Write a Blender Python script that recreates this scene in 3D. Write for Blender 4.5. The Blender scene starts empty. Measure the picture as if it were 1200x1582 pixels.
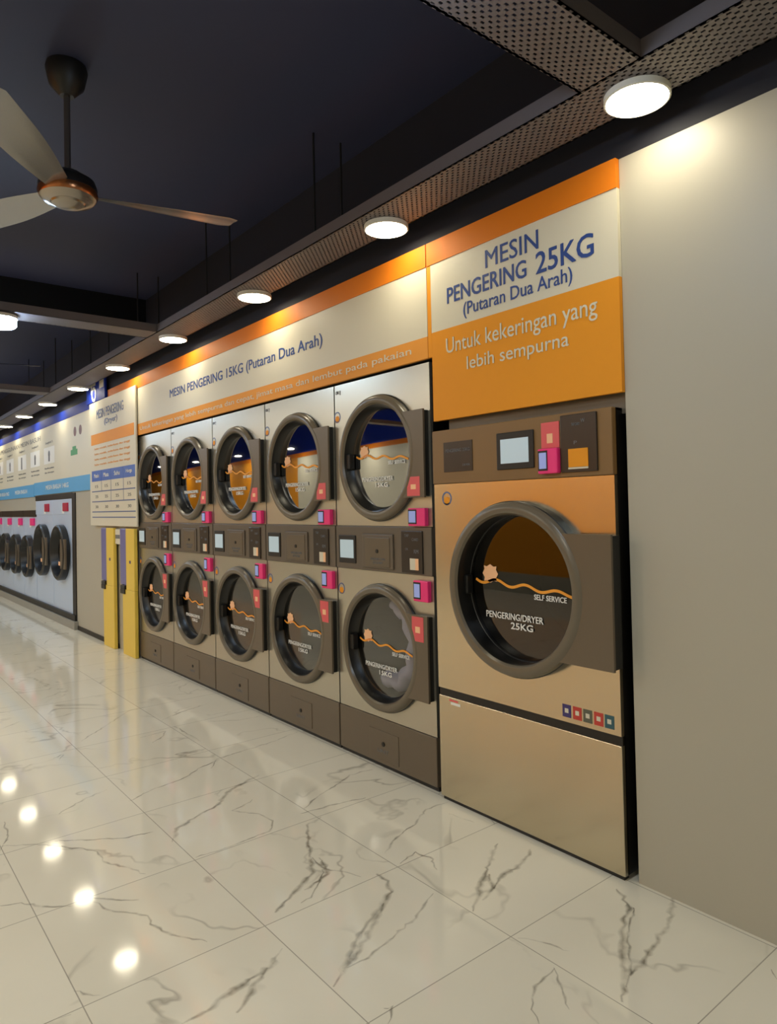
import bpy, bmesh, math, random
from mathutils import Vector, Matrix
random.seed(7)
scene = bpy.context.scene
COL = scene.collection
R = math.radians

# ------------------------------------------------------------------ camera
def setup_camera():
    yaw, pitch, roll = R(51.0352), R(1.12744), R(-1.22196)
    f = Vector((-math.sin(yaw)*math.cos(pitch), math.cos(yaw)*math.cos(pitch), math.sin(pitch)))
    r = f.cross(Vector((0, 0, 1))).normalized(); u = r.cross(f)
    c, s = math.cos(roll), math.sin(roll)
    r2 = c*r + s*u; u2 = -s*r + c*u
    cd = bpy.data.cameras.new('camera'); co = bpy.data.objects.new('camera', cd); COL.objects.link(co)
    m = Matrix(((r2.x, u2.x, -f.x, 0), (r2.y, u2.y, -f.y, -2.3905), (r2.z, u2.z, -f.z, 1.4593), (0, 0, 0, 1)))
    co.matrix_world = m
    cd.sensor_width = 36; cd.sensor_fit = 'AUTO'
    cd.lens = 1075.04*36/1582
    cd.shift_x = -6.41/1582; cd.shift_y = -31.61/1582
    cd.clip_start = 0.05
    scene.camera = co
setup_camera()
w = bpy.data.worlds.new('world'); scene.world = w; w.use_nodes = True
w.node_tree.nodes['Background'].inputs[0].default_value = (1.0, .95, .85, 1)
w.node_tree.nodes['Background'].inputs[1].default_value = 0.02
scene.view_settings.view_transform = 'Standard'
scene.view_settings.look = 'None'
scene.view_settings.gamma = 1
scene.view_settings.use_curve_mapping = False
scene.view_settings.exposure = 0.12
scene.cycles.use_denoising = True
scene.cycles.sample_clamp_indirect = 4
scene.cycles.max_bounces = 8
scene.cycles.use_light_tree = True
WALL_ROW = 30      # radiance of the small downlights beside the wall
COOL = 74         # cool white lamps under the cross trays, plus two added for the washers
AISLE_FILL = 92        # unseen warm lamps added behind the camera

# --------------------------------------------------------------- materials
def srgb(r, g, b):
    f = lambda v: (v/255/12.92 if v/255 <= .04045 else ((v/255+.055)/1.055)**2.4)
    return (f(r), f(g), f(b), 1)
MAT = {}
def mat(name, col, rough=.5, metal=0, spec=.5, coat=0, emit=0):
    m = bpy.data.materials.new(name); m.use_nodes = True
    p = m.node_tree.nodes['Principled BSDF']
    p.inputs['Base Color'].default_value = col
    p.inputs['Roughness'].default_value = rough
    p.inputs['Metallic'].default_value = metal
    p.inputs['Specular IOR Level'].default_value = spec
    p.inputs['Coat Weight'].default_value = coat
    if emit:
        p.inputs['Emission Color'].default_value = col
        p.inputs['Emission Strength'].default_value = emit
    # slight surface variation
    nt = m.node_tree
    n = nt.nodes.new('ShaderNodeTexNoise'); n.inputs['Scale'].default_value = 6; n.inputs['Detail'].default_value = 3
    tc = nt.nodes.new('ShaderNodeTexCoord'); nt.links.new(tc.outputs['Object'], n.inputs['Vector'])
    mr = nt.nodes.new('ShaderNodeMapRange'); mr.inputs['To Min'].default_value = max(0, rough-.012); mr.inputs['To Max'].default_value = min(1, rough+.012)
    nt.links.new(n.outputs['Fac'], mr.inputs['Value']); nt.links.new(mr.outputs['Result'], p.inputs['Roughness'])
    MAT[name] = m
    return m
def steel(name, col, rough=.36, metal=.8):
    m = mat(name, col, rough, metal)
    nt = m.node_tree; p = nt.nodes['Principled BSDF']
    tc = nt.nodes.new('ShaderNodeTexCoord'); mp = nt.nodes.new('ShaderNodeMapping')
    mp.inputs['Scale'].default_value = (260, 260, 2.0)
    n = nt.nodes.new('ShaderNodeTexNoise'); n.inputs['Scale'].default_value = 1; n.inputs['Detail'].default_value = 2
    b = nt.nodes.new('ShaderNodeBump'); b.inputs['Strength'].default_value = .04; b.inputs['Distance'].default_value = .002
    nt.links.new(tc.outputs['Object'], mp.inputs['Vector']); nt.links.new(mp.outputs['Vector'], n.inputs['Vector'])
    nt.links.new(n.outputs['Fac'], b.inputs['Height']); nt.links.new(b.outputs['Normal'], p.inputs['Normal'])
    return m
def glass(name, tint, base=.1, gain=.4, rough=.02):
    m = bpy.data.materials.new(name); m.use_nodes = True; nt = m.node_tree
    for n in list(nt.nodes):
        if n.type == 'BSDF_PRINCIPLED': nt.nodes.remove(n)
    out = [n for n in nt.nodes if n.type == 'OUTPUT_MATERIAL'][0]
    t = nt.nodes.new('ShaderNodeBsdfTransparent'); t.inputs[0].default_value = tint
    g = nt.nodes.new('ShaderNodeBsdfGlossy'); g.inputs['Roughness'].default_value = rough
    lw = nt.nodes.new('ShaderNodeLayerWeight'); lw.inputs[0].default_value = .5
    pw = nt.nodes.new('ShaderNodeMath'); pw.operation = 'POWER'; pw.inputs[1].default_value = 2.5; nt.links.new(lw.outputs['Facing'], pw.inputs[0])
    fr = nt.nodes.new('ShaderNodeMath'); fr.operation = 'MULTIPLY_ADD'; fr.inputs[1].default_value = gain; fr.inputs[2].default_value = base; nt.links.new(pw.outputs[0], fr.inputs[0])
    mx = nt.nodes.new('ShaderNodeMixShader')
    nt.links.new(fr.outputs[0], mx.inputs[0]); nt.links.new(t.outputs[0], mx.inputs[1]); nt.links.new(g.outputs[0], mx.inputs[2])
    nt.links.new(mx.outputs[0], out.inputs[0])
    MAT[name] = m; return m

mat('wall_grey', srgb(178, 173, 158), .45)
mat('wall_black', srgb(34, 34, 42), .7, spec=.3)
mat('ceiling_black', srgb(50, 54, 78), .6, spec=.3)
mat('recess_black', srgb(14, 13, 13), .8, spec=.2)
mat('black', srgb(20, 19, 18), .45)
mat('rubber', srgb(22, 21, 19), .35)
mat('ring', srgb(104, 95, 80), .28)
mat('plate', srgb(102, 90, 74), .33)
mat('panel', srgb(98, 88, 76), .4)
mat('panel_brown', srgb(128, 97, 58), .4)
mat('card_black', srgb(46, 38, 33), .3)
mat('orange', srgb(232, 150, 26), .55, spec=.35)
mat('orange_deep', srgb(222, 122, 16), .6, spec=.3)
mat('orange_pale', srgb(232, 156, 62), .6, spec=.3)
mat('cream', srgb(216, 210, 190), .5)
mat('white', srgb(236, 236, 232), .5)
mat('ink_blue', srgb(38, 70, 140), .5)
mat('ink_slate', srgb(96, 110, 150), .5)
mat('ink_grey', srgb(110, 112, 116), .5)
mat('ink_green', srgb(70, 150, 90), .5)
mat('ink_brown', srgb(120, 80, 70), .5)
mat('blue_deep', srgb(18, 46, 150), .6, spec=.25)
mat('blue_sky', srgb(88, 168, 220), .4)
mat('blue_head', srgb(62, 104, 190), .4)
mat('pink', srgb(242, 50, 128), .4)
mat('red_tag', srgb(176, 30, 66), .4)
mat('coral', srgb(222, 92, 96), .45)
mat('peach', srgb(250, 196, 150), .5)
mat('wave_orange', srgb(240, 160, 50), .5)
mat('yellow', srgb(232, 200, 84), .45)
mat('lavender', srgb(120, 118, 170), .3)
mat('purple', srgb(60, 50, 110), .5)
mat('laundry', srgb(190, 190, 232), .8)
mat('teal', srgb(50, 90, 100), .5)
mat('badge_red', srgb(190, 60, 50), .5)
mat('badge_grey', srgb(90, 92, 78), .5)
mat('screen', srgb(175, 195, 205), .25, emit=.28)
mat('phone', srgb(150, 165, 225), .3, emit=.2)
mat('tray_metal', srgb(112, 106, 108), .5, .3)
mat('fan_metal', srgb(150, 142, 132), .22, .9)
mat('fan_blade', srgb(150, 150, 150), .2, .75)
mat('copper', srgb(170, 110, 70), .25, .9)
mat('curb_grey', srgb(150, 148, 140), .6)
mat('lamp_rim', srgb(225, 222, 210), .5)
mat('drum', srgb(120, 116, 108), .4, .7)
steel('steel', srgb(202, 192, 168), .22, .94)
steel('steel_neutral', srgb(192, 188, 174), .3, .82)
steel('steel_cool', srgb(206, 224, 250), .4, .35)
glass('door_glass', (.34, .32, .29, 1), .50, .35)
glass('door_glass_grey', (.70, .68, .62, 1), .13, .32)
glass('door_glass_dark', (.24, .21, .18, 1), .08, .45)
def emis(name, col, s):
    m = bpy.data.materials.new(name); m.use_nodes = True
    p = m.node_tree.nodes['Principled BSDF']
    p.inputs['Base Color'].default_value = (.8, .8, .8, 1)
    p.inputs['Emission Color'].default_value = col; p.inputs['Emission Strength'].default_value = s
    MAT[name] = m
emis('lamp_warm', (1, .90, .66, 1), WALL_ROW)
emis('lamp_cool', (.55, .75, 1, 1), COOL)
emis('lamp_aisle_fill', (1, .93, .76, 1), AISLE_FILL)

def tray_material():
    m = mat('tray_perforated', srgb(118, 112, 114), .5, .3)
    nt = m.node_tree; p = nt.nodes['Principled BSDF']; out = [n for n in nt.nodes if n.type == 'OUTPUT_MATERIAL'][0]
    tc = nt.nodes.new('ShaderNodeTexCoord'); sp = nt.nodes.new('ShaderNodeSeparateXYZ'); nt.links.new(tc.outputs['Object'], sp.inputs[0])
    def mth(op, a, b=None):
        n = nt.nodes.new('ShaderNodeMath'); n.operation = op
        for i, v in enumerate((a, b)):
            if v is None: continue
            if isinstance(v, (int, float)): n.inputs[i].default_value = v
            else: nt.links.new(v, n.inputs[i])
        return n.outputs[0]
    def cell(o, s, off=0.0):
        a = mth('DIVIDE', o, s)
        if off is not None and not isinstance(off, float): a = mth('ADD', a, off)
        f = mth('FRACT', a); return mth('ABSOLUTE', mth('SUBTRACT', f, .5))
    row = mth('FLOOR', mth('DIVIDE', sp.outputs['Y'], .0156))
    off = mth('MULTIPLY', mth('MODULO', mth('ABSOLUTE', row), 2.0), .5)
    hx = mth('LESS_THAN', cell(sp.outputs['X'], .034, off), .21)
    hy = mth('LESS_THAN', cell(sp.outputs['Y'], .0156), .27)
    hole = mth('MULTIPLY', hx, hy)
    t = nt.nodes.new('ShaderNodeBsdfTransparent'); mx = nt.nodes.new('ShaderNodeMixShader')
    nt.links.new(hole, mx.inputs[0]); nt.links.new(p.outputs[0], mx.inputs[1]); nt.links.new(t.outputs[0], mx.inputs[2]); nt.links.new(mx.outputs[0], out.inputs[0])
tray_material()

def marble_material():
    m = bpy.data.materials.new('marble'); m.use_nodes = True; nt = m.node_tree; p = nt.nodes['Principled BSDF']; N = nt.nodes.new; L = nt.links.new
    tc = N('ShaderNodeTexCoord'); sp = N('ShaderNodeSeparateXYZ'); L(tc.outputs['Object'], sp.inputs[0])
    def mth(op, a, b=None, c=None):
        n = N('ShaderNodeMath'); n.operation = op
        for i, v in enumerate((a, b, c)):
            if v is None: continue
            if isinstance(v, (int, float)): n.inputs[i].default_value = v
            else: L(v, n.inputs[i])
        return n.outputs[0]
    def tile(o, off):
        a = mth('DIVIDE', mth('ADD', o, off), .6)
        f = mth('FRACT', a); e = mth('MINIMUM', f, mth('SUBTRACT', 1.0, f))
        return mth('FLOOR', a), mth('MULTIPLY', e, .6)
    ix, ex = tile(sp.outputs['X'], 2.213); iy, ey = tile(sp.outputs['Y'], 1.216)
    grout = mth('LESS_THAN', mth('MINIMUM', ex, ey), .0018)
    cx = N('ShaderNodeCombineXYZ'); L(ix, cx.inputs[0]); L(iy, cx.inputs[1])
    wn = N('ShaderNodeTexWhiteNoise'); wn.noise_dimensions = '3D'; L(cx.outputs[0], wn.inputs['Vector'])
    va = N('ShaderNodeVectorMath'); va.operation = 'MULTIPLY_ADD'; L(wn.outputs['Color'], va.inputs[0]); va.inputs[1].default_value = (9, 9, 9); L(tc.outputs['Object'], va.inputs[2])
    # faint veins: thin ridges of a distorted noise
    n1 = N('ShaderNodeTexNoise'); n1.inputs['Scale'].default_value = 1.5; n1.inputs['Detail'].default_value = 4; n1.inputs['Roughness'].default_value = .5; n1.inputs['Distortion'].default_value = .5
    L(va.outputs[0], n1.inputs['Vector'])
    rid = mth('ABSOLUTE', mth('SUBTRACT', n1.outputs['Fac'], .5))
    n2 = N('ShaderNodeTexNoise'); n2.inputs['Scale'].default_value = 2.2; n2.inputs['Detail'].default_value = 2; L(va.outputs[0], n2.inputs['Vector'])
    mr = N('ShaderNodeMapRange'); mr.inputs['From Min'].default_value = .0; mr.inputs['From Max'].default_value = .013; mr.inputs['To Min'].default_value = 1; mr.inputs['To Max'].default_value = 0; L(rid, mr.inputs['Value'])
    mk = N('ShaderNodeMapRange'); mk.inputs['From Min'].default_value = .45; mk.inputs['From Max'].default_value = .7; L(n2.outputs['Fac'], mk.inputs['Value'])
    vein = mth('MULTIPLY', mth('MULTIPLY', mr.outputs[0], mk.outputs[0]), .55)
    n3 = N('ShaderNodeTexNoise'); n3.inputs['Scale'].default_value = 1.7; n3.inputs['Detail'].default_value = 5; L(va.outputs[0], n3.inputs['Vector'])
    cr = N('ShaderNodeMix'); cr.data_type = 'RGBA'; cr.inputs['A'].default_value = srgb(220, 214, 196); cr.inputs['B'].default_value = srgb(236, 231, 216); L(n3.outputs['Fac'], cr.inputs['Factor'])
    c2 = N('ShaderNodeMix'); c2.data_type = 'RGBA'; L(vein, c2.inputs['Factor']); L(cr.outputs['Result'], c2.inputs['A']); c2.inputs['B'].default_value = srgb(120, 112, 98)
    c3 = N('ShaderNodeMix'); c3.data_type = 'RGBA'; L(mth('MULTIPLY', grout, .6), c3.inputs['Factor']); L(c2.outputs['Result'], c3.inputs['A']); c3.inputs['B'].default_value = srgb(112, 106, 94)
    L(c3.outputs['Result'], p.inputs['Base Color'])
    p.inputs['Roughness'].default_value = .07; p.inputs['Specular IOR Level'].default_value = .55
    MAT['marble'] = m
    # veins drawn across the slabs
    m = bpy.data.materials.new('marble_vein'); m.use_nodes = True; nt = m.node_tree; p = nt.nodes['Principled BSDF']; N = nt.nodes.new; L = nt.links.new
    out = [n for n in nt.nodes if n.type == 'OUTPUT_MATERIAL'][0]
    p.inputs['Base Color'].default_value = srgb(128, 120, 106); p.inputs['Roughness'].default_value = .07; p.inputs['Specular IOR Level'].default_value = .55
    uv = N('ShaderNodeUVMap'); uv.uv_map = 'UVMap'; sp = N('ShaderNodeSeparateXYZ'); L(uv.outputs[0], sp.inputs[0])
    a = N('ShaderNodeMath'); a.operation = 'ABSOLUTE'; L(sp.outputs['Y'], a.inputs[0])
    tc = N('ShaderNodeTexCoord'); n = N('ShaderNodeTexNoise'); n.inputs['Scale'].default_value = 22; n.inputs['Detail'].default_value = 5; L(tc.outputs['Object'], n.inputs['Vector'])
    n4 = N('ShaderNodeTexNoise'); n4.inputs['Scale'].default_value = 6; n4.inputs['Detail'].default_value = 1; L(tc.outputs['Object'], n4.inputs['Vector'])
    s1 = N('ShaderNodeMapRange'); s1.inputs['From Min'].default_value = 0; s1.inputs['From Max'].default_value = 1; s1.inputs['To Min'].default_value = .6; s1.inputs['To Max'].default_value = -.25; L(a.outputs[0], s1.inputs['Value'])
    s2 = N('ShaderNodeMapRange'); s2.inputs['From Min'].default_value = .25; s2.inputs['From Max'].default_value = .6; L(n.outputs['Fac'], s2.inputs['Value'])
    s3 = N('ShaderNodeMapRange'); s3.inputs['From Min'].default_value = .35; s3.inputs['From Max'].default_value = .6; s3.inputs['To Min'].default_value = .45; L(n4.outputs['Fac'], s3.inputs['Value'])
    mu = N('ShaderNodeMath'); mu.operation = 'MULTIPLY'; mu.use_clamp = True; L(s1.outputs[0], mu.inputs[0]); L(s2.outputs[0], mu.inputs[1])
    m2 = N('ShaderNodeMath'); m2.operation = 'MULTIPLY'; m2.use_clamp = True; L(mu.outputs[0], m2.inputs[0]); L(s3.outputs[0], m2.inputs[1])
    t = N('ShaderNodeBsdfTransparent'); mx = N('ShaderNodeMixShader')
    L(m2.outputs[0], mx.inputs[0]); L(t.outputs[0], mx.inputs[1]); L(p.outputs[0], mx.inputs[2]); L(mx.outputs[0], out.inputs[0])
    MAT['marble_vein'] = m
marble_material()

# ----------------------------------------------------------------- helpers
class MB:
    def __init__(s): s.bm = bmesh.new(); s.mats = []; s.cur = 0
    def m(s, name):
        if name not in s.mats: s.mats.append(name)
        s.cur = s.mats.index(name); return s
    def _face(s, vs):
        try: f = s.bm.faces.new(vs); f.material_index = s.cur; return f
        except ValueError: return None
    def box(s, x0, x1, y0, y1, z0, z1, bevel=0):
        b = s.bm
        v = [b.verts.new((x, y, z)) for x in (x0, x1) for y in (y0, y1) for z in (z0, z1)]
        fs = [s._face([v[i] for i in q]) for q in ((0, 1, 3, 2), (4, 6, 7, 5), (0, 4, 5, 1), (2, 3, 7, 6), (0, 2, 6, 4), (1, 5, 7, 3))]
        if bevel:
            es = list({e for f in fs for e in f.edges})
            bmesh.ops.bevel(b, geom=es, offset=bevel, segments=2, affect='EDGES', profile=.5, material=-1)
        return s
    def poly_prism(s, pts, y0, y1):
        a = [s.bm.verts.new((x, y0, z)) for x, z in pts]; c = [s.bm.verts.new((x, y1, z)) for x, z in pts]
        s._face(a); s._face(list(reversed(c)))
        n = len(pts)
        for i in range(n): s._face([a[i], c[i], c[(i+1) % n], a[(i+1) % n]])
        return s
    def lathe_y(s, prof, cx, cz, n=64, close=False):
        rings = []
        for r, y in prof:
            rings.append([s.bm.verts.new((cx+r*math.cos(2*math.pi*i/n), y, cz+r*math.sin(2*math.pi*i/n))) for i in range(n)] if r > 1e-6 else [s.bm.verts.new((cx, y, cz))])
        pairs = list(zip(rings, rings[1:]))
        if close: pairs.append((rings[-1], rings[0]))
        for a, c in pairs:
            for i in range(n):
                j = (i+1) % n
                if len(c) == 1: s._face([a[i], a[j], c[0]])
                elif len(a) == 1: s._face([a[0], c[j], c[i]])
                else: s._face([a[i], a[j], c[j], c[i]])
        return s
    def lathe_z(s, prof, cx, cy, n=32):
        rings = []
        for r, z in prof:
            rings.append([s.bm.verts.new((cx+r*math.cos(2*math.pi*i/n), cy+r*math.sin(2*math.pi*i/n), z)) for i in range(n)] if r > 1e-6 else [s.bm.verts.new((cx, cy, z))])
        for a, c in zip(rings, rings[1:]):
            for i in range(n):
                j = (i+1) % n
                if len(c) == 1 and len(a) > 1: s._face([a[i], a[j], c[0]])
                elif len(a) == 1 and len(c) > 1: s._face([a[0], c[j], c[i]])
                elif len(a) > 1: s._face([a[i], a[j], c[j], c[i]])
        return s
    def holed(s, x0, x1, z0, z1, y, cx, cz, r, th=.02, n=64):
        angs = set(2*math.pi*i/n for i in range(n))
        corners = [(x0, z0), (x1, z0), (x1, z1), (x0, z1)]
        for px, pz in corners: angs.add(math.atan2(pz-cz, px-cx) % (2*math.pi))
        angs = sorted(angs); I, O = [], []
        for a in angs:
            c, q = math.cos(a), math.sin(a); t = 1e9
            if c > 1e-9: t = min(t, (x1-cx)/c)
            if c < -1e-9: t = min(t, (x0-cx)/c)
            if q > 1e-9: t = min(t, (z1-cz)/q)
            if q < -1e-9: t = min(t, (z0-cz)/q)
            I.append((cx+r*c, cz+r*q)); O.append((cx+t*c, cz+t*q))
        k = len(angs)
        def ring(P, yy): return [s.bm.verts.new((x, yy, z)) for x, z in P]
        a, b, c, d = ring(I, y), ring(O, y), ring(O, y+th), ring(I, y+th)
        for i in range(k):
            j = (i+1) % k
            s._face([a[i], b[i], b[j], a[j]]); s._face([b[i], c[i], c[j], b[j]])
            s._face([c[i], d[i], d[j], c[j]]); s._face([d[i], a[i], a[j], d[j]])
        return s
    def ribbon(s, pts, wd, y):
        n = len(pts); T, B = [], []
        for i, (x, z) in enumerate(pts):
            x0, z0 = pts[max(0, i-1)]; x1, z1 = pts[min(n-1, i+1)]
            d = math.hypot(x1-x0, z1-z0) or 1; nx, nz = -(z1-z0)/d, (x1-x0)/d
            T.append(s.bm.verts.new((x+nx*wd/2, y, z+nz*wd/2))); B.append(s.bm.verts.new((x-nx*wd/2, y, z-nz*wd/2)))
        for i in range(n-1): s._face([B[i], B[i+1], T[i+1], T[i]])
        return s
    def build(s, name, parent=None, smooth=None, loc=None):
        bmesh.ops.recalc_face_normals(s.bm, faces=s.bm.faces)
        me = bpy.data.meshes.new(name); s.bm.to_mesh(me); s.bm.free()
        for k in s.mats: me.materials.append(MAT[k])
        if smooth:
            for p in me.polygons: p.use_smooth = True
            try: me.set_sharp_from_angle(angle=R(smooth))
            except Exception: pass
        o = bpy.data.objects.new(name, me); COL.objects.link(o)
        if parent: o.parent = parent
        if loc: o.location = loc
        return o
def tag(o, label, cat, group=None):
    o['label'] = label; o['category'] = cat
    if group: o['group'] = group
    return o
def thing(name, label, cat, loc, group=None):
    o = bpy.data.objects.new(name, None); COL.objects.link(o); o.location = loc
    o.empty_display_size = .1
    return tag(o, label, cat, group)
def struct(o): o['kind'] = 'structure'; return o
def kids(o): return [c for c in bpy.data.objects if c.parent == o]
def copy_tree(o, parent=None):
    c = o.copy(); COL.objects.link(c); c.parent = parent
    for ch in kids(o): copy_tree(ch, c)
    return c
def text(lines, matn, parent, y, name='lettering', bold=.0, th=.0015):
    """lines: (string, x0, x1, z0, z1) in the parent's frame; every line is fitted to its box"""
    for line in lines: one_line(line, matn, parent, y, name, bold, th)
def one_line(line, matn, parent, y, name, bold, th):
    out = bmesh.new()
    for s, x0, x1, z0, z1 in (line,):
        cu = bpy.data.curves.new('t', 'FONT'); cu.body = s; cu.size = 1; cu.resolution_u = 3
        o = bpy.data.objects.new('t', cu); COL.objects.link(o)
        dg = bpy.context.evaluated_depsgraph_get(); dg.update()
        me = bpy.data.meshes.new_from_object(o.evaluated_get(dg))
        bpy.data.objects.remove(o); bpy.data.curves.remove(cu)
        if not len(me.vertices): continue
        xs = [v.co.x for v in me.vertices]; ys = [v.co.y for v in me.vertices]
        ax, bx, ay, by = min(xs), max(xs), min(ys), max(ys)
        for v in me.vertices:
            v.co = Vector((x0+(v.co.x-ax)/(bx-ax)*(x1-x0), y, z0+(v.co.y-ay)/max(1e-6, by-ay)*(z1-z0)))
        out.from_mesh(me)
        if bold:
            e = bold*(x1-x0)/(bx-ax)*.8
            for i, (sx, sz) in enumerate(((-e, 0), (e, 0), (0, e), (0, -e), (e, e), (-e, -e))):
                for v in me.vertices: v.co += Vector((sx, -.00002, sz))
                out.from_mesh(me)
                for v in me.vertices: v.co -= Vector((sx, 0, sz))
        bpy.data.meshes.remove(me)
    g = bmesh.ops.extrude_face_region(out, geom=list(out.faces))
    for v in [e for e in g['geom'] if isinstance(e, bmesh.types.BMVert)]: v.co.y -= th
    bmesh.ops.recalc_face_normals(out, faces=out.faces)
    me = bpy.data.meshes.new(name); out.to_mesh(me); out.free(); me.materials.append(MAT[matn])
    o = bpy.data.objects.new(name, me); COL.objects.link(o); o.parent = parent
    return o

# ----------------------------------------------------------------- setting
XL, XR, YF, ZC = -26.0, 2.6, -6.2, 3.5
VEINS = [[(-3.5,-1.817),(-3.427,-1.703),(-3.318,-1.61),(-3.167,-1.504),(-3.062,-1.508),(-2.936,-1.443),(-2.841,-1.411)],[(-3.178,-1.248),(-3.213,-1.38),(-3.386,-1.62)],[(-2.973,-1.905),(-2.948,-1.845),(-2.841,-1.769),(-2.796,-1.702)],[(-2.829,-1.659),(-2.671,-1.495)],[(-2.773,-1.628),(-2.66,-1.592),(-2.547,-1.508),(-2.49,-1.517),(-2.377,-1.485),(-2.262,-1.407)],[(-3.033,-1.222),(-3.145,-1.163),(-3.214,-1.015),(-3.247,-0.917),(-3.36,-0.812),(-3.418,-0.692),(-3.461,-0.573)],[(-3.598,-1.225),(-3.662,-1.088),(-3.694,-0.899),(-3.781,-0.788),(-3.802,-0.701),(-3.836,-0.626)],[(-3.731,-0.733),(-3.849,-0.64),(-3.869,-0.464),(-3.89,-0.232),(-3.955,-0.028)],[(-2.927,-0.614),(-3.013,-0.485),(-3.065,-0.331),(-3.127,-0.204),(-3.107,-0.065)],[(-2.835,-1.209),(-2.821,-1.069),(-2.837,-0.84),(-2.924,-0.792),(-3.027,-0.805),(-3.105,-0.867),(-3.143,-0.882),(-3.161,-0.821),(-3.198,-0.75)],[(-2.801,-0.603),(-2.771,-0.693),(-2.664,-0.76),(-2.487,-0.855),(-2.397,-0.904),(-2.321,-1.045),(-2.26,-1.149)],[(-2.505,-0.835),(-2.398,-0.85),(-2.326,-0.805),(-2.249,-0.773)],[(-2.398,-0.85),(-2.319,-0.924),(-2.264,-0.996),(-2.251,-1.046)],[(-2.483,-0.81),(-2.358,-0.861),(-2.332,-0.938),(-2.318,-0.991)],[(-2.066,-1.233),(-2.015,-1.31),(-1.987,-1.425),(-1.961,-1.541),(-1.956,-1.621)],[(-2.008,-1.314),(-1.948,-1.402),(-1.893,-1.482)],[(-5.398,-1.174),(-5.448,-0.944)],[(-4.737,-1.154),(-4.969,-0.926),(-5.213,-0.693),(-5.213,-0.575)],[(-4.543,-0.852),(-4.556,-0.678),(-4.466,-0.723),(-4.392,-0.823)],[(-4.502,-1.396),(-4.554,-1.295),(-4.463,-1.353)],[(-5.737,-0.256),(-5.835,-0.05)],[(-4.815,-0.602),(-4.908,-0.425),(-4.974,-0.198)],[(-4.561,-0.382),(-4.441,-0.2),(-4.417,-0.012)],[(-4.612,-0.591),(-4.211,-0.582)],[(-5.364,-1.504),(-5.475,-1.366)],[(-3.68,-1.538),(-3.775,-1.394),(-3.824,-1.268)],[(-2.305,-1.817),(-2.27,-1.798),(-2.23,-1.762)],[(-2.216,-1.918),(-2.202,-1.852)],[(-3.757,-1.753),(-3.597,-1.768),(-3.451,-1.825)],[(-2.892,-0.654),(-2.874,-0.5),(-2.833,-0.314)],[(-2.338,-0.587),(-2.409,-0.468),(-2.449,-0.324),(-2.533,-0.181),(-2.522,-0.042)],[(-2.228,-0.712),(-2.155,-0.713),(-2.088,-0.757),(-2.034,-0.844),(-1.979,-0.953),(-1.921,-1.044),(-1.859,-1.118),(-1.8,-1.208)],[(-2.044,-0.819),(-1.937,-0.969),(-1.893,-1.041),(-1.837,-1.147)],[(-1.981,-0.633),(-1.909,-0.771),(-1.87,-0.923),(-1.842,-1.041),(-1.844,-1.128)],[(-1.952,-0.102),(-1.902,-0.232),(-1.894,-0.353),(-1.85,-0.444)],[(-2.079,-0.173),(-1.962,-0.366),(-1.887,-0.487),(-1.798,-0.608)],[(-1.933,-0.376),(-1.854,-0.45),(-1.825,-0.531)],[(-1.543,-0.094),(-1.447,-0.17),(-1.378,-0.325),(-1.301,-0.444),(-1.254,-0.497),(-1.197,-0.605)],[(-1.438,-0.16),(-1.358,-0.333),(-1.272,-0.437),(-1.225,-0.541)],[(-1.379,0.017),(-1.301,-0.172),(-1.269,-0.321),(-1.25,-0.44),(-1.246,-0.488)],[(-1.418,-0.635),(-1.402,-0.746),(-1.345,-0.824),(-1.298,-0.855)],[(-1.418,-0.635),(-1.34,-0.699),(-1.278,-0.746)],[(-0.985,-0.133),(-0.949,-0.169)],[(-1.596,-0.608),(-1.526,-0.557),(-1.439,-0.531)],[(-1.624,-1.15),(-1.618,-1.119),(-1.574,-1.176)],[(-2.224,-0.598),(-2.254,-0.492),(-2.167,-0.464),(-2.091,-0.513)],[(-2.431,-0.128),(-2.28,-0.105)],[(-2.043,0.248),(-1.974,0.384),(-1.975,0.602)]]
def floor():
    mb = MB().m('marble'); mb.box(XL, XR, YF, 1.0, -.1, 0)
    bm = mb.bm; uvl = bm.loops.layers.uv.new('UVMap'); mb.m('marble_vein')
    rnd = random.Random(3)
    thick = {5, 10, 13, 14, 15, 31, 32, 34, 35, 36, 37, 39}
    for vi, v in enumerate(VEINS):
        P = []
        for (ax, ay), (bx, by) in zip(v, v[1:]):
            d = math.hypot(bx-ax, by-ay); n = max(2, int(d/.022))
            for i in range(n):
                t = i/n; jx, jy = rnd.gauss(0, .0035), rnd.gauss(0, .0035)
                P.append((ax+(bx-ax)*t+jx, ay+(by-ay)*t+jy))
        P.append(v[-1]); n = len(P); Lf, C, Rt = [], [], []
        z = .0002+vi*.000012
        for i, (x, y) in enumerate(P):
            x0, y0 = P[max(0, i-2)]; x1, y1 = P[min(n-1, i+2)]
            d = math.hypot(x1-x0, y1-y0) or 1; nx, ny = -(y1-y0)/d, (x1-x0)/d
            w = (.021 if vi in thick else .0105)*(.45+.9*rnd.random())*min(1, .3+min(i, n-1-i)/4)
            Lf.append(bm.verts.new((x+nx*w, y+ny*w, z))); C.append(bm.verts.new((x, y, z))); Rt.append(bm.verts.new((x-nx*w, y-ny*w, z)))
        for i in range(n-1):
            for A, B, va, vb in ((Lf, C, 1, 0), (C, Rt, 0, 1)):
                f = mb._face([A[i], B[i], B[i+1], A[i+1]])
                if f:
                    for lp, vv in zip(f.loops, (va, vb, vb, va)): lp[uvl].uv = (i*.02, vv)
    struct(mb.build('floor'))
floor()
struct(MB().m('ceiling_black').box(XL, XR, YF, 1.0, ZC, ZC+.1).build('ceiling'))

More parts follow.
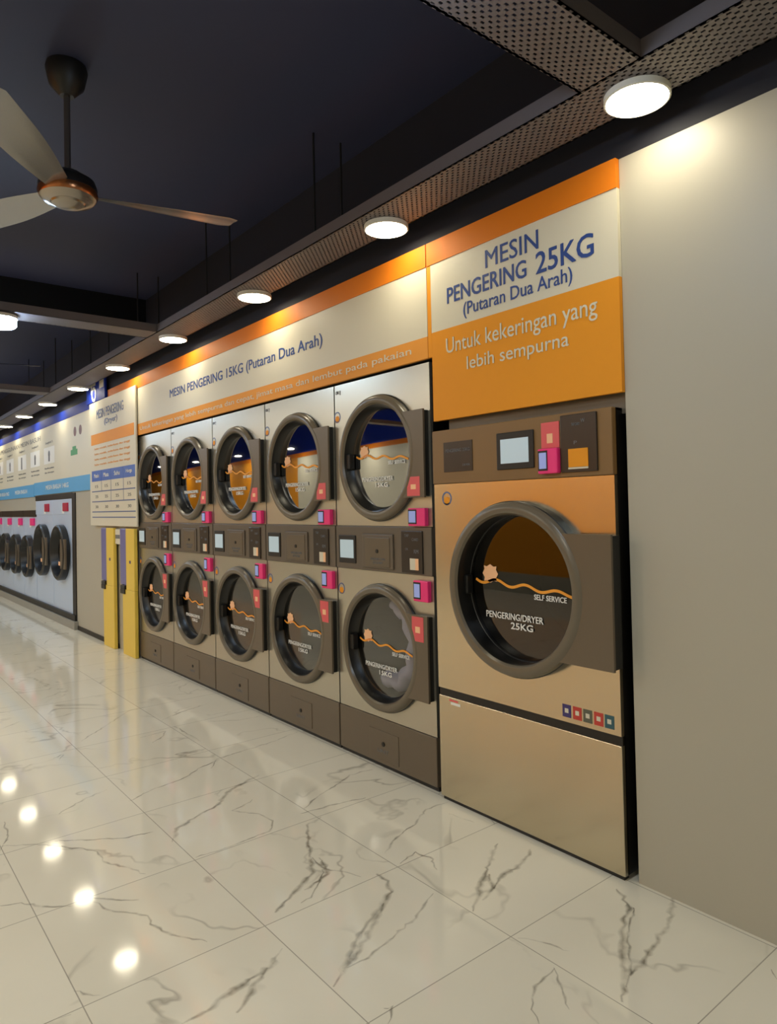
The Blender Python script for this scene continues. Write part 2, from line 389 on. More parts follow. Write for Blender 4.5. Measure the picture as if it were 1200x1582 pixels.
def back_wall():
    mb = MB().m('wall_grey')
    mb.box(-1.514, XR, 0, .12, 0, 2.785)
    mb.box(-9.25, -6.99, 0, .12, 0, 2.785)
    mb.box(-11.40, -9.25, 0, .12, 1.70, 2.785)
    mb.box(XL, -11.40, 0, .12, 1.50, 2.785)
    mb.m('wall_black')
    mb.box(-6.99, -2.60, 0, .12, 2.205, 2.785)
    mb.box(-2.60, -1.514, 0, .12, 1.885, 2.785)
    mb.box(XL, XR, .0, .12, 2.785, ZC)
    mb.m('recess_black')
    mb.box(XL, -1.40, .96, 1.0, 0, ZC)
    mb.box(-1.514, -1.47, .12, .96, 0, 2.3); mb.box(-6.99-.06, -6.99, .12, .96, 0, 2.3); mb.box(-9.25, -9.2, .12, .96, 0, 2.3)
    mb.box(XL, -1.47, .12, .96, 2.3, 2.34)
    struct(mb.build('wall_back'))
back_wall()
def front_wall():
    # unseen wall behind the camera; its colour bands are added for the reflections
    mb = MB().m('wall_grey').box(XL, -9.2, YF-.12, YF, 0, 1.0).box(-9.2, -4.2, YF-.12, YF, 0, .35).box(-4.2, XR, YF-.12, YF, 0, 1.0)
    mb.m('orange').box(XL, -14.3, YF-.12, YF, 1.0, 2.67).box(-9.2, -4.2, YF-.12, YF, .35, 2.67)
    mb.m('cream').box(-14.3, -9.2, YF-.12, YF, 1.0, 2.67).box(-4.2, XR, YF-.12, YF, 1.0, 2.67)
    mb.m('orange_deep').box(XL, XR, YF-.12, YF, 2.67, 2.785)
    mb.m('blue_deep').box(XL, XR, YF-.12, YF, 2.785, ZC)  # blue band stands in for the blue-lit ceiling in the door glass
    struct(mb.build('wall_front'))
front_wall()
struct(MB().m('wall_grey').box(XL-.12, XL, YF, 1.0, 0, ZC).build('wall_left'))
struct(MB().m('wall_grey').box(XR, XR+.12, YF, 1.0, 0, ZC).build('wall_right'))
struct(MB().m('curb_grey').box(XL, -9.2, -.05, .9, 0, .10).build('trim_1'))
struct(MB().m('black').box(XL, -9.25, -.03, .06, .10, .17).box(-9.40, -9.25, -.012, .05, .17, 1.70).box(-11.40, -9.40, -.012, .05, 1.635, 1.705).build('trim_2'))
struct(MB().m('black').box(-9.2, -7.62+.0, -.01, 0, 0, .05).build('baseboard_back'))

struct(MB().m('recess_black').box(-7.0, -6.7, YF, 0, 3.22, ZC).build('trim_4'))
# ------------------------------------------------------------ ceiling gear
TRAY_Z = 2.872
def tray(name, label, x0, x1, y0, y1, along, z=TRAY_Z):
    t = thing(name, label, 'cable tray', (x0, y0, z))
    L = (x1-x0) if along == 'x' else (y1-y0); W = (y1-y0) if along == 'x' else (x1-x0)
    b = MB().m('tray_perforated').box(0, L, 0, W, 0, .002).build('tray_bottom', t)
    s1 = MB().m('tray_metal').box(0, L, 0, .012, .0, .06).build('side_rail', t)
    s2 = MB().m('tray_metal').box(0, L, W-.012, W, .0, .06).build('side_rail', t)
    if along == 'y':
        t.rotation_euler = (0, 0, R(90)); t.location = (x1, y0, z)
    return t
tray('cable_tray', 'long perforated grey metal cable tray running above the wall lamps', XL+.02, XR-.02, -.37, -.12, 'x')
for i, (xc, lab) in enumerate(((-1.31, 'perforated cable tray crossing the black ceiling above the brightest nearest lamp'),
                               (-5.54, 'perforated cable tray crossing the dark ceiling left of the fourth wall lamp'),
                               (-9.0, 'farthest perforated cross tray, thin grey line at the left edge'))):
    tray('cable_tray', lab, xc-.12, xc+.12, -5.5, -.372, 'y')
rods = []
for k in range(6):
    xr = -3.17-1.4*k
    for yy, side in ((-.33, 'room'), (-.15, 'wall')):
        o = MB().m('black').lathe_z([(0, TRAY_Z+.003), (.006, TRAY_Z+.003), (.006, ZC), (0, ZC)], 0, 0, 8)
        o.m('tray_metal').lathe_z([(0, TRAY_Z+.004), (.014, TRAY_Z+.004), (.014, TRAY_Z+.016), (0, TRAY_Z+.016)], 0, 0, 6)
        o = o.build('hanger_rod', loc=(xr, yy, 0))
        order = ['first', 'second', 'third', 'fourth', 'fifth', 'farthest'][k]
        tag(o, 'thin black rod on the %s side of the long tray, %s pair from the right' % (side, order), 'hanger rod', 'rods holding the long tray')

def downlight(m, label, x, y, z=2.85, r=.106, group=None):
    cool = m == 'lamp_cool'
    t = thing('downlight', label, 'ceiling light', (x, y, z), group)
    MB().m('lamp_rim').lathe_z([(0, .021), (r+.006, .021), (r+.006, .0), (r, -.003), (r-.003, .0)], 0, 0, 40).build('rim', t, 40)
    if cool: MB().m(m).lathe_z([(r-.002, .002), (r-.002, -.05), (r-.012, -.06), (0, -.06)], 0, 0, 40).build('diffuser', t, 40)
    else: MB().m(m).lathe_z([(r-.002, .002), (r-.004, -.002), (0, -.002)], 0, 0, 40).build('diffuser', t, 40)
    return t
WHERE = ['round warm downlight above the orange sign of the big dryer, largest and nearest lamp',
         'round warm downlight second from the right, above the stacked dryer sign',
         'round warm downlight third from the right along the orange sign',
         'round warm downlight where the second cross tray meets the long tray',
         'round warm downlight just right of the end of the orange band',
         'round warm downlight just left of the blue ring logo board',
         'round warm downlight above the blue banner, second left of the ring logo board',
         'small far downlight above the blue banner, third left of the ring logo board',
         'small far downlight at the left edge, nearest the left frame edge of the wall row',
         'tiny farthest downlight of the wall row at the left frame edge']
WHERE += ['warm downlight of the wall row beyond the left frame edge']*4
for k, lab in enumerate(WHERE):
    downlight('lamp_warm', lab, -1.31-1.405*k, -.20, group='warm downlights along the machine wall')
downlight('lamp_warm', 'warm downlight right of the frame over the grey wall', .095, -.20, group='warm downlights along the machine wall')
downlight('lamp_cool', 'cool blue white lamp at the left frame edge under the second cross tray', -5.54, -1.45, 2.84)
downlight('lamp_cool', 'cool blue white lamp under the near cross tray above the frame', -1.31, -1.40, 2.85)
downlight('lamp_cool', 'cool blue white lamp under the farthest cross tray', -9.0, -1.45, 2.85)
downlight('lamp_cool', 'added cool blue white lamp to brighten the washers, beyond the left frame edge', -11.4, -1.45, 2.85)  # unseen lamp added to brighten the far washers
downlight('lamp_cool', 'farthest added cool blue white lamp for the washers, beyond the left frame edge', -13.4, -1.45, 2.85)  # second lamp added for the washers, out of view
for yy in (-3.0, -5.6):  # unseen lamps added to light the floor, opposite wall and steel reflections
    for xx in (1.5, -1.31, -3.4, -5.54, -7.3, -9.0, -11.4, -13.8, -16.2, -18.6, -21.0):
        downlight('lamp_aisle_fill', 'added unseen aisle downlight behind the camera, lighting the shop', xx, yy, 2.85, .14, 'added aisle downlights behind the camera')

def fan(x, y, a0, label, zc=ZC, zh=2.92):
    t = thing('ceiling_fan', label, 'ceiling fan', (x, y, zc))
    d = zh-zc
    MB().m('black').lathe_z([(0, 0), (.085, 0), (.09, -.02), (.075, -.09), (.03, -.14), (0, -.14)], 0, 0, 32).build('canopy', t, 40)
    MB().m('fan_metal').lathe_z([(.014, -.12), (.014, d+.07)], 0, 0, 16).build('downrod', t, 40)
    MB().m('black').lathe_z([(.02, d+.10), (.06, d+.085), (.115, d+.05), (.125, d+.02), (.125, d+.005)], 0, 0, 40) \
        .m('copper').lathe_z([(.125, d+.005), (.128, d-.012), (.12, d-.03)], 0, 0, 40).m('fan_metal') \
        .lathe_z([(.12, d-.03), (.105, d-.045), (.075, d-.052), (.07, d-.06), (.04, d-.072), (0, d-.075)], 0, 0, 40).build('motor_housing', t, 35)
    for k in range(3):
        a = a0+k*2*math.pi/3; mb = MB().m('fan_blade'); rings = []
        N = 14
        for i in range(N+1):
            q = i/N; r = .12+q*.66; wd = .05+.035*math.sin(min(1, q*1.6)*math.pi/2)+.008*q
            if q > .94: wd *= .72
            tw = R(16-8*q); zz = d-.005+.018*q
            sec = []
            for s_, tz in ((-1, 0), (-.5, .006), (0, .009), (.5, .006), (1, 0), (.5, -.001), (0, .002), (-.5, -.001)):
                px, py, pz = r, s_*wd*math.cos(tw), zz+s_*wd*math.sin(tw)+tz
                sec.append(mb.bm.verts.new((px*math.cos(a)-py*math.sin(a), px*math.sin(a)+py*math.cos(a), pz)))
            rings.append(sec)
        for A, B in zip(rings, rings[1:]):
            for i in range(8): mb._face([A[i], A[(i+1) % 8], B[(i+1) % 8], B[i]])
        mb._face(rings[0]); mb._face(rings[-1])
        mb.build('blade', t, 50)
    return t
fan(-3.36, -1.54, R(83.5), 'three bladed metal ceiling fan hanging at the upper left')
fan(-7.70, -1.52, R(86), 'farther ceiling fan at the left edge, only one blade tip in view')

# ------------------------------------------------------------------- signs
def sign_box(mb, m, x0, x1, z0, z1, y0=-.02, y1=0): return mb.m(m).box(x0, x1, y0, y1, z0, z1)
s = thing('dryer_sign', 'orange and cream wall sign reading MESIN PENGERING 25KG above the big dryer', 'sign', (-2.05, 0, 0))
sign_box(MB(), 'cream', -.54, .535, 2.325, 2.67).build('cream_panel', s)
sign_box(MB(), 'orange_deep', -.565, .535, 2.67, 2.785, -.024).build('top_band', s)
sign_box(MB(), 'orange', -.54, .535, 1.877, 2.325).build('orange_panel', s)
sign_box(MB(), 'orange', -.568, -.541, 2.205, 2.67).build('divider_strip', s)
text([('MESIN', -.16, .15, 2.548, 2.632)], 'ink_blue', s, -.0205, bold=.004)
text([('PENGERING', -.42, .08, 2.445, 2.522), ('25KG', .135, .425, 2.440, 2.532)], 'ink_blue', s, -.0205, bold=.014)
text([('(Putaran Dua Arah)', -.31, .32, 2.345, 2.425)], 'ink_blue', s, -.0205, bold=.006)
text([('Untuk kekeringan yang', -.435, .435, 2.178, 2.275), ('lebih sempurna', -.295, .295, 2.082, 2.162)], 'cream', s, -.0205, bold=.004)

s = thing('stacked_dryer_sign', 'long cream and orange sign reading MESIN PENGERING 15KG above the five stacked dryers', 'sign', (-4.8, 0, 0))
sign_box(MB(), 'cream', -2.23, 2.178, 2.315, 2.67).build('cream_panel', s)
sign_box(MB(), 'orange_deep', -3.04, 2.178, 2.67, 2.785, -.024).build('top_band', s)
sign_box(MB(), 'orange_pale', -2.23, 2.178, 2.205, 2.315).build('lower_strip', s)
text([('MESIN PENGERING 15KG (Putaran Dua Arah)', -1.27, 1.21, 2.44, 2.535)], 'ink_blue', s, -.0205, bold=.008)
text([('Untuk kekeringan yang lebih sempurna dan cepat, jimat masa dan lembut pada pakaian', -2.05, 2.05, 2.235, 2.285)], 'cream', s, -.0205)

s = thing('price_board', 'white price board with orange band and blue table header left of the dryers', 'board', (-7.68, -.016, 0))
MB().m('cream').box(-.785, .775, -.03, -.012, 1.30, 2.70, .004).build('board', s)
MB().m('orange').box(-.72, .73, -.0315, -.029, 2.215, 2.335).build('orange_band', s)
for a, b in ((-.71, -.35), (-.345, -.02), (-.015, .39), (.395, .745)): MB().m('blue_head').box(a, b, -.0315, -.029, 1.80, 1.92).build('header_cell', s)
for z in (1.685, 1.57, 1.455, 1.395): MB().m('ink_slate').box(-.71, .745, -.031, -.029, z-.006, z+.006).build('table_rule', s)
for x, a, b in ((-.35, 1.69, 1.80), (-.02, 1.57, 1.80), (.39, 1.57, 1.80)): MB().m('ink_slate').box(x-.005, x+.005, -.031, -.029, a, b).build('table_rule', s)
text([('MESIN PENGERING', -.50, .42, 2.50, 2.60), ('(Dryer)', -.22, .22, 2.40, 2.475)], 'ink_slate', s, -.0305, bold=.01)
text([('Suhu rendah, sederhana dan tinggi', -.60, .60, z, z+.028) for z in (2.15, 2.09, 2.03, 1.97)], 'orange_pale', s, -.0305)
text([(t_, x-.09, x+.09, 1.84, 1.885) for t_, x in (('Mesin', -.53), ('Masa', -.18), ('Suhu', .19), ('Harga', .57))], 'white', s, -.0318, bold=.01)
text([(t_, x-.05, x+.05, z, z+.032) for (t_, z) in (('15', 1.725), ('25', 1.61), ('30', 1.495)) for x in (-.53, -.18, .19, .57)], 'ink_grey', s, -.0305)

s = thing('washer_sign', 'long cream instruction banner with dark blue top above the blue washers', 'sign', (-12.6, 0, 0))
sign_box(MB(), 'cream', -4.3, 4.6, 1.885, 2.66).build('cream_panel', s)
sign_box(MB(), 'blue_deep', -4.3, 4.73, 2.66, 2.775, -.024).build('top_band', s)
sign_box(MB(), 'blue_sky', -4.3, 1.15, 1.70, 1.885).build('washer_strip', s)
sign_box(MB(), 'blue_sky', 1.17, 4.15, 1.715, 1.90, -.022).build('washer_strip', s)
text([('MESIN BASUH 9KG', -1.7, -.7, 1.76, 1.82), ('MESIN BASUH', -.2, .7, 1.765, 1.825)], 'white', s, -.0205, bold=.006)
text([('MESIN BASUH 14KG', 1.9, 3.1, 1.78, 1.84)], 'white', s, -.0225, bold=.006)
text([('CARA PENGGUNAAN MESIN BASUH', -2.0, 1.6, 2.50, 2.57)], 'ink_grey', s, -.0205)
text([(t_, x-.26, x+.26, z, z+.03) for x in (-1.5, -.6, .35, 1.25, 2.1) for t_, z in (('Masukkan pakaian', 2.06), ('dan detergen', 2.0))] +
     [('Langkah %d' % (i+1), x-.2, x+.2, 2.41, 2.45) for i, x in enumerate((-1.5, -.6, .35, 1.25, 2.1))], 'ink_grey', s, -.0205)
for x in (-1.5, -.6, .35, 1.25, 2.1):
    sp_ = MB().m('white').box(x-.3, x+.3, -.0205, -.019, 2.14, 2.37).build('step_panel', s)
    if x == .35: MB().m('ink_grey').box(.28, .36, -.0215, -.0204, 2.15, 2.34).build('pictogram', sp_)
    else: MB().m('ink_grey').box(x-.04, x+.04, -.0215, -.0204, 2.17, 2.24).lathe_y([(0, -.0215), (.05, -.0215), (.05, -.0204)], x, 2.27, 16).build('pictogram', sp_)
MB().m('ink_green').box(3.22, 3.52, -.0215, -.019, 2.17, 2.24).box(3.3, 3.46, -.0215, -.019, 2.24, 2.28).build('green_mark', s)
for x in (3.42, 3.66): MB().m('ink_brown').lathe_y([(0, -.0215), (.06, -.0215), (.06, -.019)], x, 2.46, 16).build('brown_mark', s)

s = thing('logo_board', 'small blue board with a white ring logo at the start of the orange band', 'sign', (-8.2, .011, 0))
MB().m('blue_deep').box(-.36, .335, -.06, -.037, 2.705, 2.93, .004).build('board', s)
MB().m('white').lathe_y([(.055, -.064), (.085, -.064), (.085, -.058), (.055, -.058)], -.06, 2.79, 24, close=True).box(-.165, -.13, -.064, -.058, 2.80, 2.90).build('ring_logo', s)
MB().m('cream').box(-.345, .0, -.0635, -.058, 2.885, 2.92).box(.15, .30, -.0635, -.058, 2.83, 2.92).build('corner_mark', s)

# -------------------------------------------------------------- washers, dryers
def wave_pts(x0, x1, za, zb, amp, n=60, cyc=3.2):
    return [(x0+(x1-x0)*i/n, za+(zb-za)*i/n+amp*math.sin(2*math.pi*cyc*i/n+math.pi)*(1-.35*i/n)) for i in range(n+1)]
def splash(mb, cx, cz, w, h, y):
    pts = []
    for i in range(16):
        a = 2*math.pi*i/16; k = 1 if i % 2 == 0 else .78
        pts.append((cx+w*k*math.copysign(abs(math.cos(a))**.6, math.cos(a)), cz+h*k*math.copysign(abs(math.sin(a))**.6, math.sin(a))))
    mb.poly_prism(pts, y, y+.001)

def make_door(parent, cz, r, yf, dep, plate, gl, logo, cover):
    """round porthole door; local x=0 is its centre; plate=(x1,z0,z1) of the hinge plate"""
    rg, ro = r, r*1.0
    yo = yf-dep
    ring = MB().m('ring').lathe_y([(r*.99, yo+.030), (r*.975, yo+.012), (r*.94, yo+.002), (r*.90, yo), (r*.865, yo+.004), (r*.845, yo+.016)], 0, cz, 72)
    ring.m('rubber').lathe_y([(r, yf+.0), (r, yo+.034), (r*.99, yo+.030)], 0, cz, 72)
    ring.lathe_y([(r*.845, yo+.016), (r*.835, yo+.03), (gl, yf+.02), (gl*.97, yf+.027)], 0, cz, 72)
    door = ring.build('door', parent, 35)
    # hinge plate: rectangle cut by the porthole
    x1, z0, z1 = plate; yp = yo+(.004 if cover else .012)
    rc = r*.86 if cover else r*.93
    a1, a0 = math.asin(max(-1, min(1, (z1-cz)/rc))) if z1-cz < rc else None, math.asin(max(-1, (z0-cz)/rc))
    pts = []
    for i in range(25):
        a = a0+(a1-a0)*i/24; pts.append((rc*math.cos(a), cz+rc*math.sin(a)))
    pts += [(x1, z1), (x1, z0)]
    mb = MB().m('plate'); mb.poly_prism(pts, yp, yp+.012)
    mb.m('black').box(rc*.99, x1-.004, yp+.012, yf-.001, z0+.006, z1-.006)
    mb.build('hinge_plate', door)
    # glass bowl
    rs = [1-.125*i for i in range(9)]
    prof = [(gl*.985*q, yf+.021-.0015*(1-q*q)) for q in rs]
    MB().m(logo['glass']).lathe_y(prof, 0, cz, 64).build('glass', door, 60)
    yl = yf+.016
    k = gl/.285
    mb = MB().m('wave_orange').ribbon(wave_pts(-.245*k, .235*k, cz+.022, cz-.012, .011*k), .011*k, yl)
    mb.m('peach'); splash(mb, -.165*k, cz+.045*k, .042*k, .038*k, yl)
    mb.build('logo', door)
    text([('SELF SERVICE', .06*k, .21*k, cz-.040*k, cz-.020*k), ('PENGERING/DRYER', -.19*k, .10*k, cz-.13*k, cz-.105*k), (logo['kg'], -.06*k, .05*k, cz-.165*k, cz-.14*k)], 'white', door, yl, bold=.02)
    MB().m('black').box(-gl*1.06, -gl*.93, yf-.02, yf+.019, cz-.05, cz+.04, .006).build('latch', door)
    return door
def warning_sticker(door, x0, x1, z0, z1, y):
    st = MB().m('coral').box(x0, x1, y-.0015, y, z0, z1).m('peach').box(x0+(x1-x0)*.3, x1-(x1-x0)*.3, y-.002, y-.0014, z0+(z1-z0)*.35, z1-(z1-z0)*.4).build('warning_sticker', door)
def drum(parent, cz, r, yf, matn='drum'):
    prof = [(r, yf+.06), (r, yf+.55), (r*.4, yf+.57), (0, yf+.57)]
    MB().m(matn).lathe_y(prof, 0, cz, 48).build('drum', parent, 40)
def hand_icon(parent, x, z, y):
    mb = MB().m('orange'); splash(mb, x, z, .022, .022, y); mb.m('ink_slate')
    mb.lathe_y([(.026, y), (.034, y), (.034, y+.001), (.026, y+.001)], x, z+.012, 20, close=True)
    mb.build('hand_sticker', parent)
def payment(parent, x0, x1, z0, z1, yf):
    p = MB().m('pink').box(x0, x1, yf-.028, yf, z0, z1, .005).build('payment_terminal', parent)
    w = x1-x0; h = z1-z0
    MB().m('black').box(x0+.004, x0+w*.52, yf-.0295, yf-.0275, z0+h*.12, z1-h*.08).m('phone').box(x0+.010, x0+w*.47, yf-.031, yf-.029, z0+h*.2, z1-h*.16).build('terminal_screen', p)

def stack_dryer(label):
    t = thing('stacked_dryer', label, 'dryer', (0, 0, 0), 'stacked dryers under the long orange sign')
    W = .429; y = 0.0
    mb = MB().m('steel_neutral')
    mb.holed(-W, W, 1.345, 2.19, y, 0, 1.725, .30, .018); mb.holed(-W, W, .275, 1.09, y, 0, .67, .30, .018)
    mb.m('black').box(-W, -W+.006, y+.018, .88, .02, 2.185).box(W-.006, W, y+.018, .88, .02, 2.185).box(-W+.006, W-.006, y+.018, .88, 2.17, 2.185).box(-W+.006, W-.006, .86, .88, .02, 2.17).box(-W+.006, W-.006, y+.018, .86, .02, .04)
    mb.build('body', t)
    for up, cz, z0, z1 in ((1, 1.725, 1.497, 1.950), (0, .67, .450, .890)):
        d = make_door(t, cz, .355, y, .046, (.418, z0, z1), .280, {'glass': 'door_glass' if up else 'door_glass_grey', 'kg': '15KG'}, True)
        if up: warning_sticker(d, .285, .385, 1.505, 1.605, y-.042)
        else: warning_sticker(d, .30, .39, .755, .882, y-.042)
        drum(t, cz, .285, y)
    cp = MB().m('panel').box(-W, W, y-.010, y+.03, 1.092, 1.343, .004).build('control_panel', t)
    yy = y-.010
    MB().m('black').box(-.395, -.225, yy-.006, yy, 1.125, 1.288, .003).m('screen').box(-.378, -.243, yy-.0075, yy-.005, 1.155, 1.262).build('display', cp)
    MB().m('panel').box(-.155, .125, yy-.010, yy, 1.108, 1.300, .005).m('plate').box(-.125, .10, yy-.013, yy-.009, 1.118, 1.282, .003).m('black').lathe_y([(0, yy-.017), (.011, yy-.017), (.011, yy-.012)], -.01, 1.205, 16).build('lock_plate', cp)
    text([('PUSH BUTTON', -.07, .06, 1.155, 1.168), ('TO START', -.05, .04, 1.135, 1.148)], 'ink_grey', cp, yy-.013)
    rd = MB().m('card_black').box(.195, .365, yy-.008, yy, 1.100, 1.322, .003).build('card_reader', cp)
    MB().m('cream').box(.268, .312, yy-.011, yy-.007, 1.118, 1.178).m('peach').box(.312, .336, yy-.011, yy-.007, 1.118, 1.178).build('coin_slot', rd)
    text([('TAP', .225, .26, 1.29, 1.305), ('CARD', .285, .335, 1.27, 1.285), ('OK', .23, .255, 1.22, 1.232), ('RM', .30, .335, 1.205, 1.225)], 'ink_grey', rd, yy-.008)
    payment(t, .268, .402, 1.348, 1.442, y); payment(t, .298, .412, .958, 1.066, y)
    hand_icon(t, -.405, 1.985, y-.001); hand_icon(t, -.395, .955, y-.001)
    text([('ON', -.44+.02, -.39, 2.135, 2.155), ('!', -.375, -.368, 2.13, 2.155)], 'ink_grey', t, y, bold=.02)
    bp = MB().m('plate').box(-W, W, y-.006, y+.03, .022, .272, .004).m('rubber').box(-W, W, y+.006, y+.03, 0, .021).build('base_panel', t)
    ld = MB().m('plate').box(-.137, .125, y-.0095, y-.005, .045, .205, .002).m('black').lathe_y([(0, y-.014), (.012, y-.014), (.012, y-.009)], -.005, .135, 14).build('lint_door', bp)
    text([('LINT', -.06, .04, .085, .105)], 'ink_grey', ld, y-.0095)
    return t
SX = [-3.067, -3.937, -4.807, -5.677, -6.547]
SL = ['stacked pair of steel dryers nearest the big dryer, beside the black gap',
      'stacked pair of steel dryers second from the black gap',
      'stacked pair of steel dryers in the middle of the five',
      'stacked pair of steel dryers second from the price board',
      'stacked pair of steel dryers farthest away, beside the price board and yellow dispensers']
first = stack_dryer(SL[0])
for i, x in enumerate(SX):
    o = first if i == 0 else copy_tree(first)
    o.location = (x, 0, 0); o['label'] = SL[i]

def laundry():
    mb = MB().m('laundry'); rings = []; rnd = random.Random(5); n = 26
    for i in range(n+1):
        a = R(-118+212*i/n); rr_ = .185+.012*math.sin(i*1.3); th = (.020+.022*math.sin(math.pi*min(1, max(0, (n-i)/n))*.9))*(.85+.3*rnd.random())+.008
        cx, cz = rr_*math.cos(a), rr_*math.sin(a)*1.15
        rings.append([mb.bm.verts.new((cx+th*math.cos(a)*math.cos(t), th*1.3*math.sin(t), cz+th*math.sin(a)*math.cos(t))) for t in [2*math.pi*k/12 for k in range(12)]])
    for A, B in zip(rings, rings[1:]):
        for k in range(12): mb._face([A[k], A[(k+1) % 12], B[(k+1) % 12], B[k]])
    mb._face(rings[0]); mb._face(rings[-1])
    o = mb.build('laundry_bundle', None, 60, (SX[0]-.02, .105, .67))
    tag(o, 'pale lavender blue laundry curled inside the lower drum of the nearest stacked dryer', 'laundry')
laundry()
def big_dryer():
    t = thing('large_dryer', 'large single steel dryer below the MESIN PENGERING 25KG sign', 'dryer', (-2.065, 0, 0))
    W = .515; y = -.035; dx = .025
    mb = MB().m('steel')
    mb.holed(-W, W, .552, 1.558, y, dx, 1.083, .335, .02)
    mb.m('black').box(-W, -W+.006, y+.02, .88, .02, 1.82).box(W-.006, W, y+.02, .88, .02, 1.82).box(-W, W, y+.02, .88, 1.812, 1.822).box(-W, W, .86, .88, .02, 1.81)
    mb.build('body', t)
    MB().m('steel').box(-W, W, y, y+.03, .018, .515, .003).m('rubber').box(-W+.01, W-.01, y+.01, y+.04, 0, .018).build('lower_panel', t)
    MB().m('black').box(-W, W, y+.008, y+.03, .515, .552).build('seam_strip', t)
    # door, built round its own centre
    h = bpy.data.objects.new('door_assembly', None)
    d = make_door(t, 1.083, .385, y, .078, (.510, .810, 1.330), .325, {'glass': 'door_glass_dark', 'kg': '25KG'}, False)
    d.location = (dx, 0, 0)
    bpy.data.objects.remove(h)
    drum(t, 1.083, .335, y); kids(t)
    for c in kids(t):
        if c.name.startswith('drum'): c.location = (dx, 0, 0)
    cp = MB().m('panel_brown').box(-W, W, y-.008, y+.03, 1.560, 1.823, .004).build('control_panel', t)
    yy = y-.008
    lb = MB().m('card_black').box(-.43, -.235, yy-.003, yy, 1.615, 1.76).build('rating_plate', cp)
    text([('PENGERING 25KG', -.415, -.25, 1.71, 1.726), ('DRYER', -.30, -.25, 1.64, 1.65)], 'ink_grey', lb, yy-.003)
    MB().m('black').box(-.078, .135, yy-.008, yy, 1.607, 1.772, .004).m('screen').box(-.052, .108, yy-.0095, yy-.007, 1.634, 1.742).build('display', cp)
    nt_ = MB().m('coral').box(.175, .268, yy-.004, yy, 1.685, 1.793).m('peach').box(.205, .235, yy-.005, yy-.0035, 1.705, 1.745).build('pink_notice', cp)
    payment(t, .172, .272, 1.577, 1.682, yy)
    rd = MB().m('card_black').box(.278, .452, yy-.010, yy, 1.578, 1.812, .003).build('card_reader', cp)
    MB().m('orange').box(.318, .412, yy-.013, yy-.009, 1.598, 1.672).m('cream').box(.316, .412, yy-.0125, yy-.009, 1.590, 1.597).build('coin_slot', rd)
    text([('TAP CARD', .335, .375, 1.765, 1.777), ('W', .38, .40, 1.775, 1.79), ('P', .345, .36, 1.69, 1.704)], 'ink_grey', rd, yy-.010)
    hand_icon(t, -.425, 1.475, y-.001)
    for i, (m, x) in enumerate((('purple', .262), ('badge_red', .314), ('badge_grey', .364), ('badge_red', .415), ('teal', .464))):
        b = MB().m(m).box(x-.021, x+.021, y-.0012, y, .572, .624).m('cream').box(x-.009, x+.009, y-.0018, y-.001, .590, .608).build('warning_badge', t)
    MB().m('white').box(-.43, -.365, y-.001, y, .480, .492).m('coral').box(-.44, -.38, y-.001, y, .496, .504).build('lower_label', t)
    return t
big_dryer()
struct(MB().m('ring').box(-2.53, -1.52, .03, .09, 1.80, 1.90).build('trim_3'))

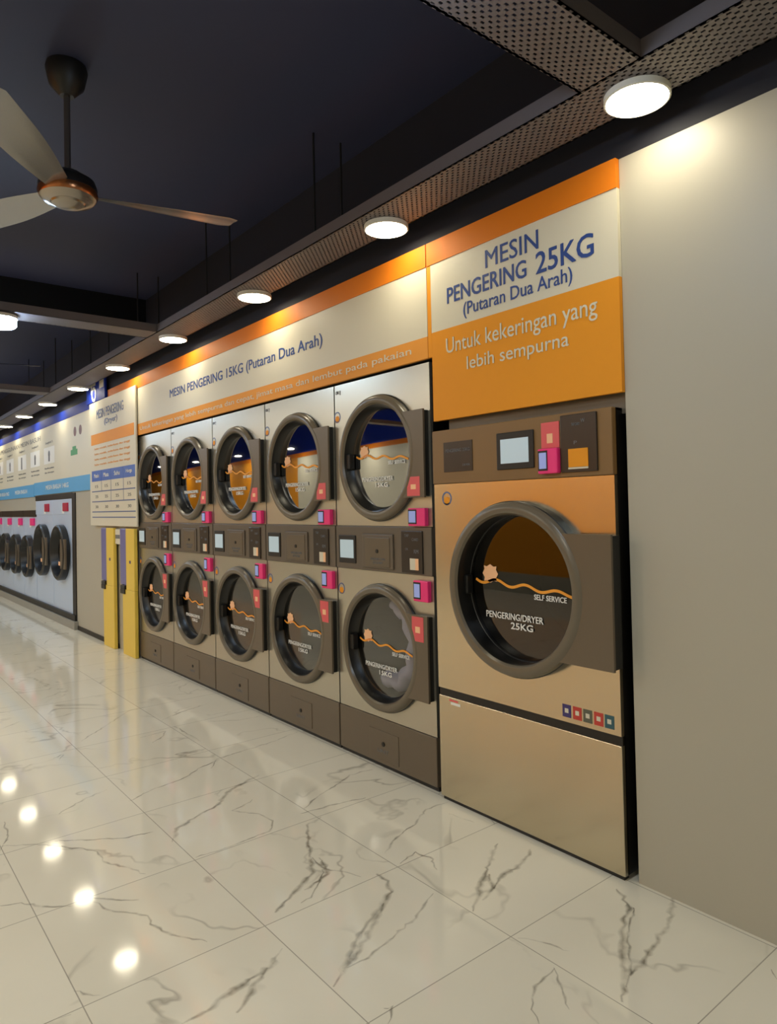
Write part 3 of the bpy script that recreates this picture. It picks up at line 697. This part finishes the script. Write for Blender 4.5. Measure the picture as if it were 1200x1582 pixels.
def washer(label, w, z0, z1, dz, dr, cat_group, tall):
    t = thing('washing_machine', label, 'washing machine', (0, 0, 0), cat_group)
    W = w/2-.004; m = 'steel_cool'; y = 0
    top = z1 if tall else z1-.10
    mb = MB().m(m).holed(-W, W, z0, top, y, 0, dz, dr*.82, .018)
    mb.m('black').box(-W, -W+.006, .018, .8, z0, z1).box(W-.006, W, .018, .8, z0, z1).box(-W, W, .79, .8, z0, z1).box(-W, W, .018, .8, z1-.01, z1)
    mb.build('body', t)
    if tall:
        cp = MB().m('steel_cool').box(-W, W, -.01, 0, z1-.20, z1-.002, .003).build('control_panel', t)
    else:
        cp = MB().m('card_black').box(-W, W, -.012, .02, z1-.10, z1, .003).build('control_panel', t)
    r = dr
    d = MB().m('rubber').lathe_y([(r, 0), (r, -.07), (r*.95, -.085), (r*.86, -.085), (r*.80, -.04), (r*.72, .04)], 0, dz, 48)
    d.m('plate').box(r*.45, min(W-.01, r*1.1), -.075, -.055, dz-r*.55, dz+r*.5)
    d = d.build('door', t, 35)
    MB().m('door_glass_dark').lathe_y([(r*.72, .03), (r*.6, .0), (r*.35, -.03), (0, -.04)], 0, dz, 40).build('glass', d, 60)
    MB().m('peach').box(-.05, .06, -.046, -.044, dz-.17, dz-.12).build('logo', d)
    MB().m('drum').lathe_y([(r*.8, .05), (r*.8, .5), (0, .5)], 0, dz, 32).build('drum', t, 40)
    zz = z1-.16 if tall else z1-.23
    tm = MB().m('red_tag' if tall else 'pink').box(.12, .34, -.03, 0, zz, zz+.11, .005).build('payment_terminal', t)
    MB().m('white').box(.02, .12, -.012, 0, zz-.03, zz+.06).build('notice_sticker', t)
    return t
TW = ['tall blue white washing machine at the right end of the row, beside grey wall', 'tall blue white washing machine, left one of the two tall washers']
a = washer(TW[0], .99, .17, 1.632, .93, .365, 'tall washers in the black frame', True)
b = copy_tree(a); a.location = (-9.905, 0, 0); b.location = (-10.898, 0, 0); b['label'] = TW[1]
LW = ['small washing machine directly left of the two tall washers', 'second small washing machine left of the tall washers', 'third small washing machine left of the tall washers',
      'fourth small washing machine left of the tall washers, at the frame edge']
a = washer(LW[0], .85, .17, 1.498, .80, .32, 'small washers at the left frame edge', False)
for i in range(4):
    o = a if i == 0 else copy_tree(a)
    o.location = (-11.83-.855*i, 0, 0); o['label'] = LW[i]

# ------------------------------------------------------- dispensers by the wall
def dispenser(label, x):
    t = thing('detergent_dispenser', label, 'dispenser', (x, 0, 0), 'yellow dispensers under the price board')
    MB().m('yellow').box(-.16, .20, -.058, -.022, .0, .66, .004).box(-.045, .20, -.058, -.022, .661, 1.28, .004).build('yellow_cabinet', t)
    MB().m('lavender').box(-.245, -.05, -.054, -.022, .70, 1.28, .012).build('liquid_tube', t)
    MB().m('rubber').box(-.20, -.07, -.070, -.022, .661, .70, .006).box(-.20, -.163, -.070, -.022, .615, .661).box(-.163, -.07, -.070, -.059, .615, .661).build('nozzle', t)
    MB().m('purple').box(.06, .10, -.060, -.057, .93, .96).build('cabinet_mark', t)
    return t
d1 = dispenser('yellow cabinet dispenser with lavender tube, left of the pair below the price board', -7.81)
d2 = copy_tree(d1); d2.location = (-7.165, 0, 0); d2['label'] = 'yellow cabinet dispenser with lavender tube, right of the pair, beside the dryers'
tag(MB().m('cream').box(-.085, .085, -.04, 0, -.08, .08, .008).m('ink_grey').box(-.07, .07, -.042, -.0395, -.02, .02).build('socket_box', loc=(-7.52, 0, 1.19)), 'small cream wall box between the two yellow dispensers', 'wall box')
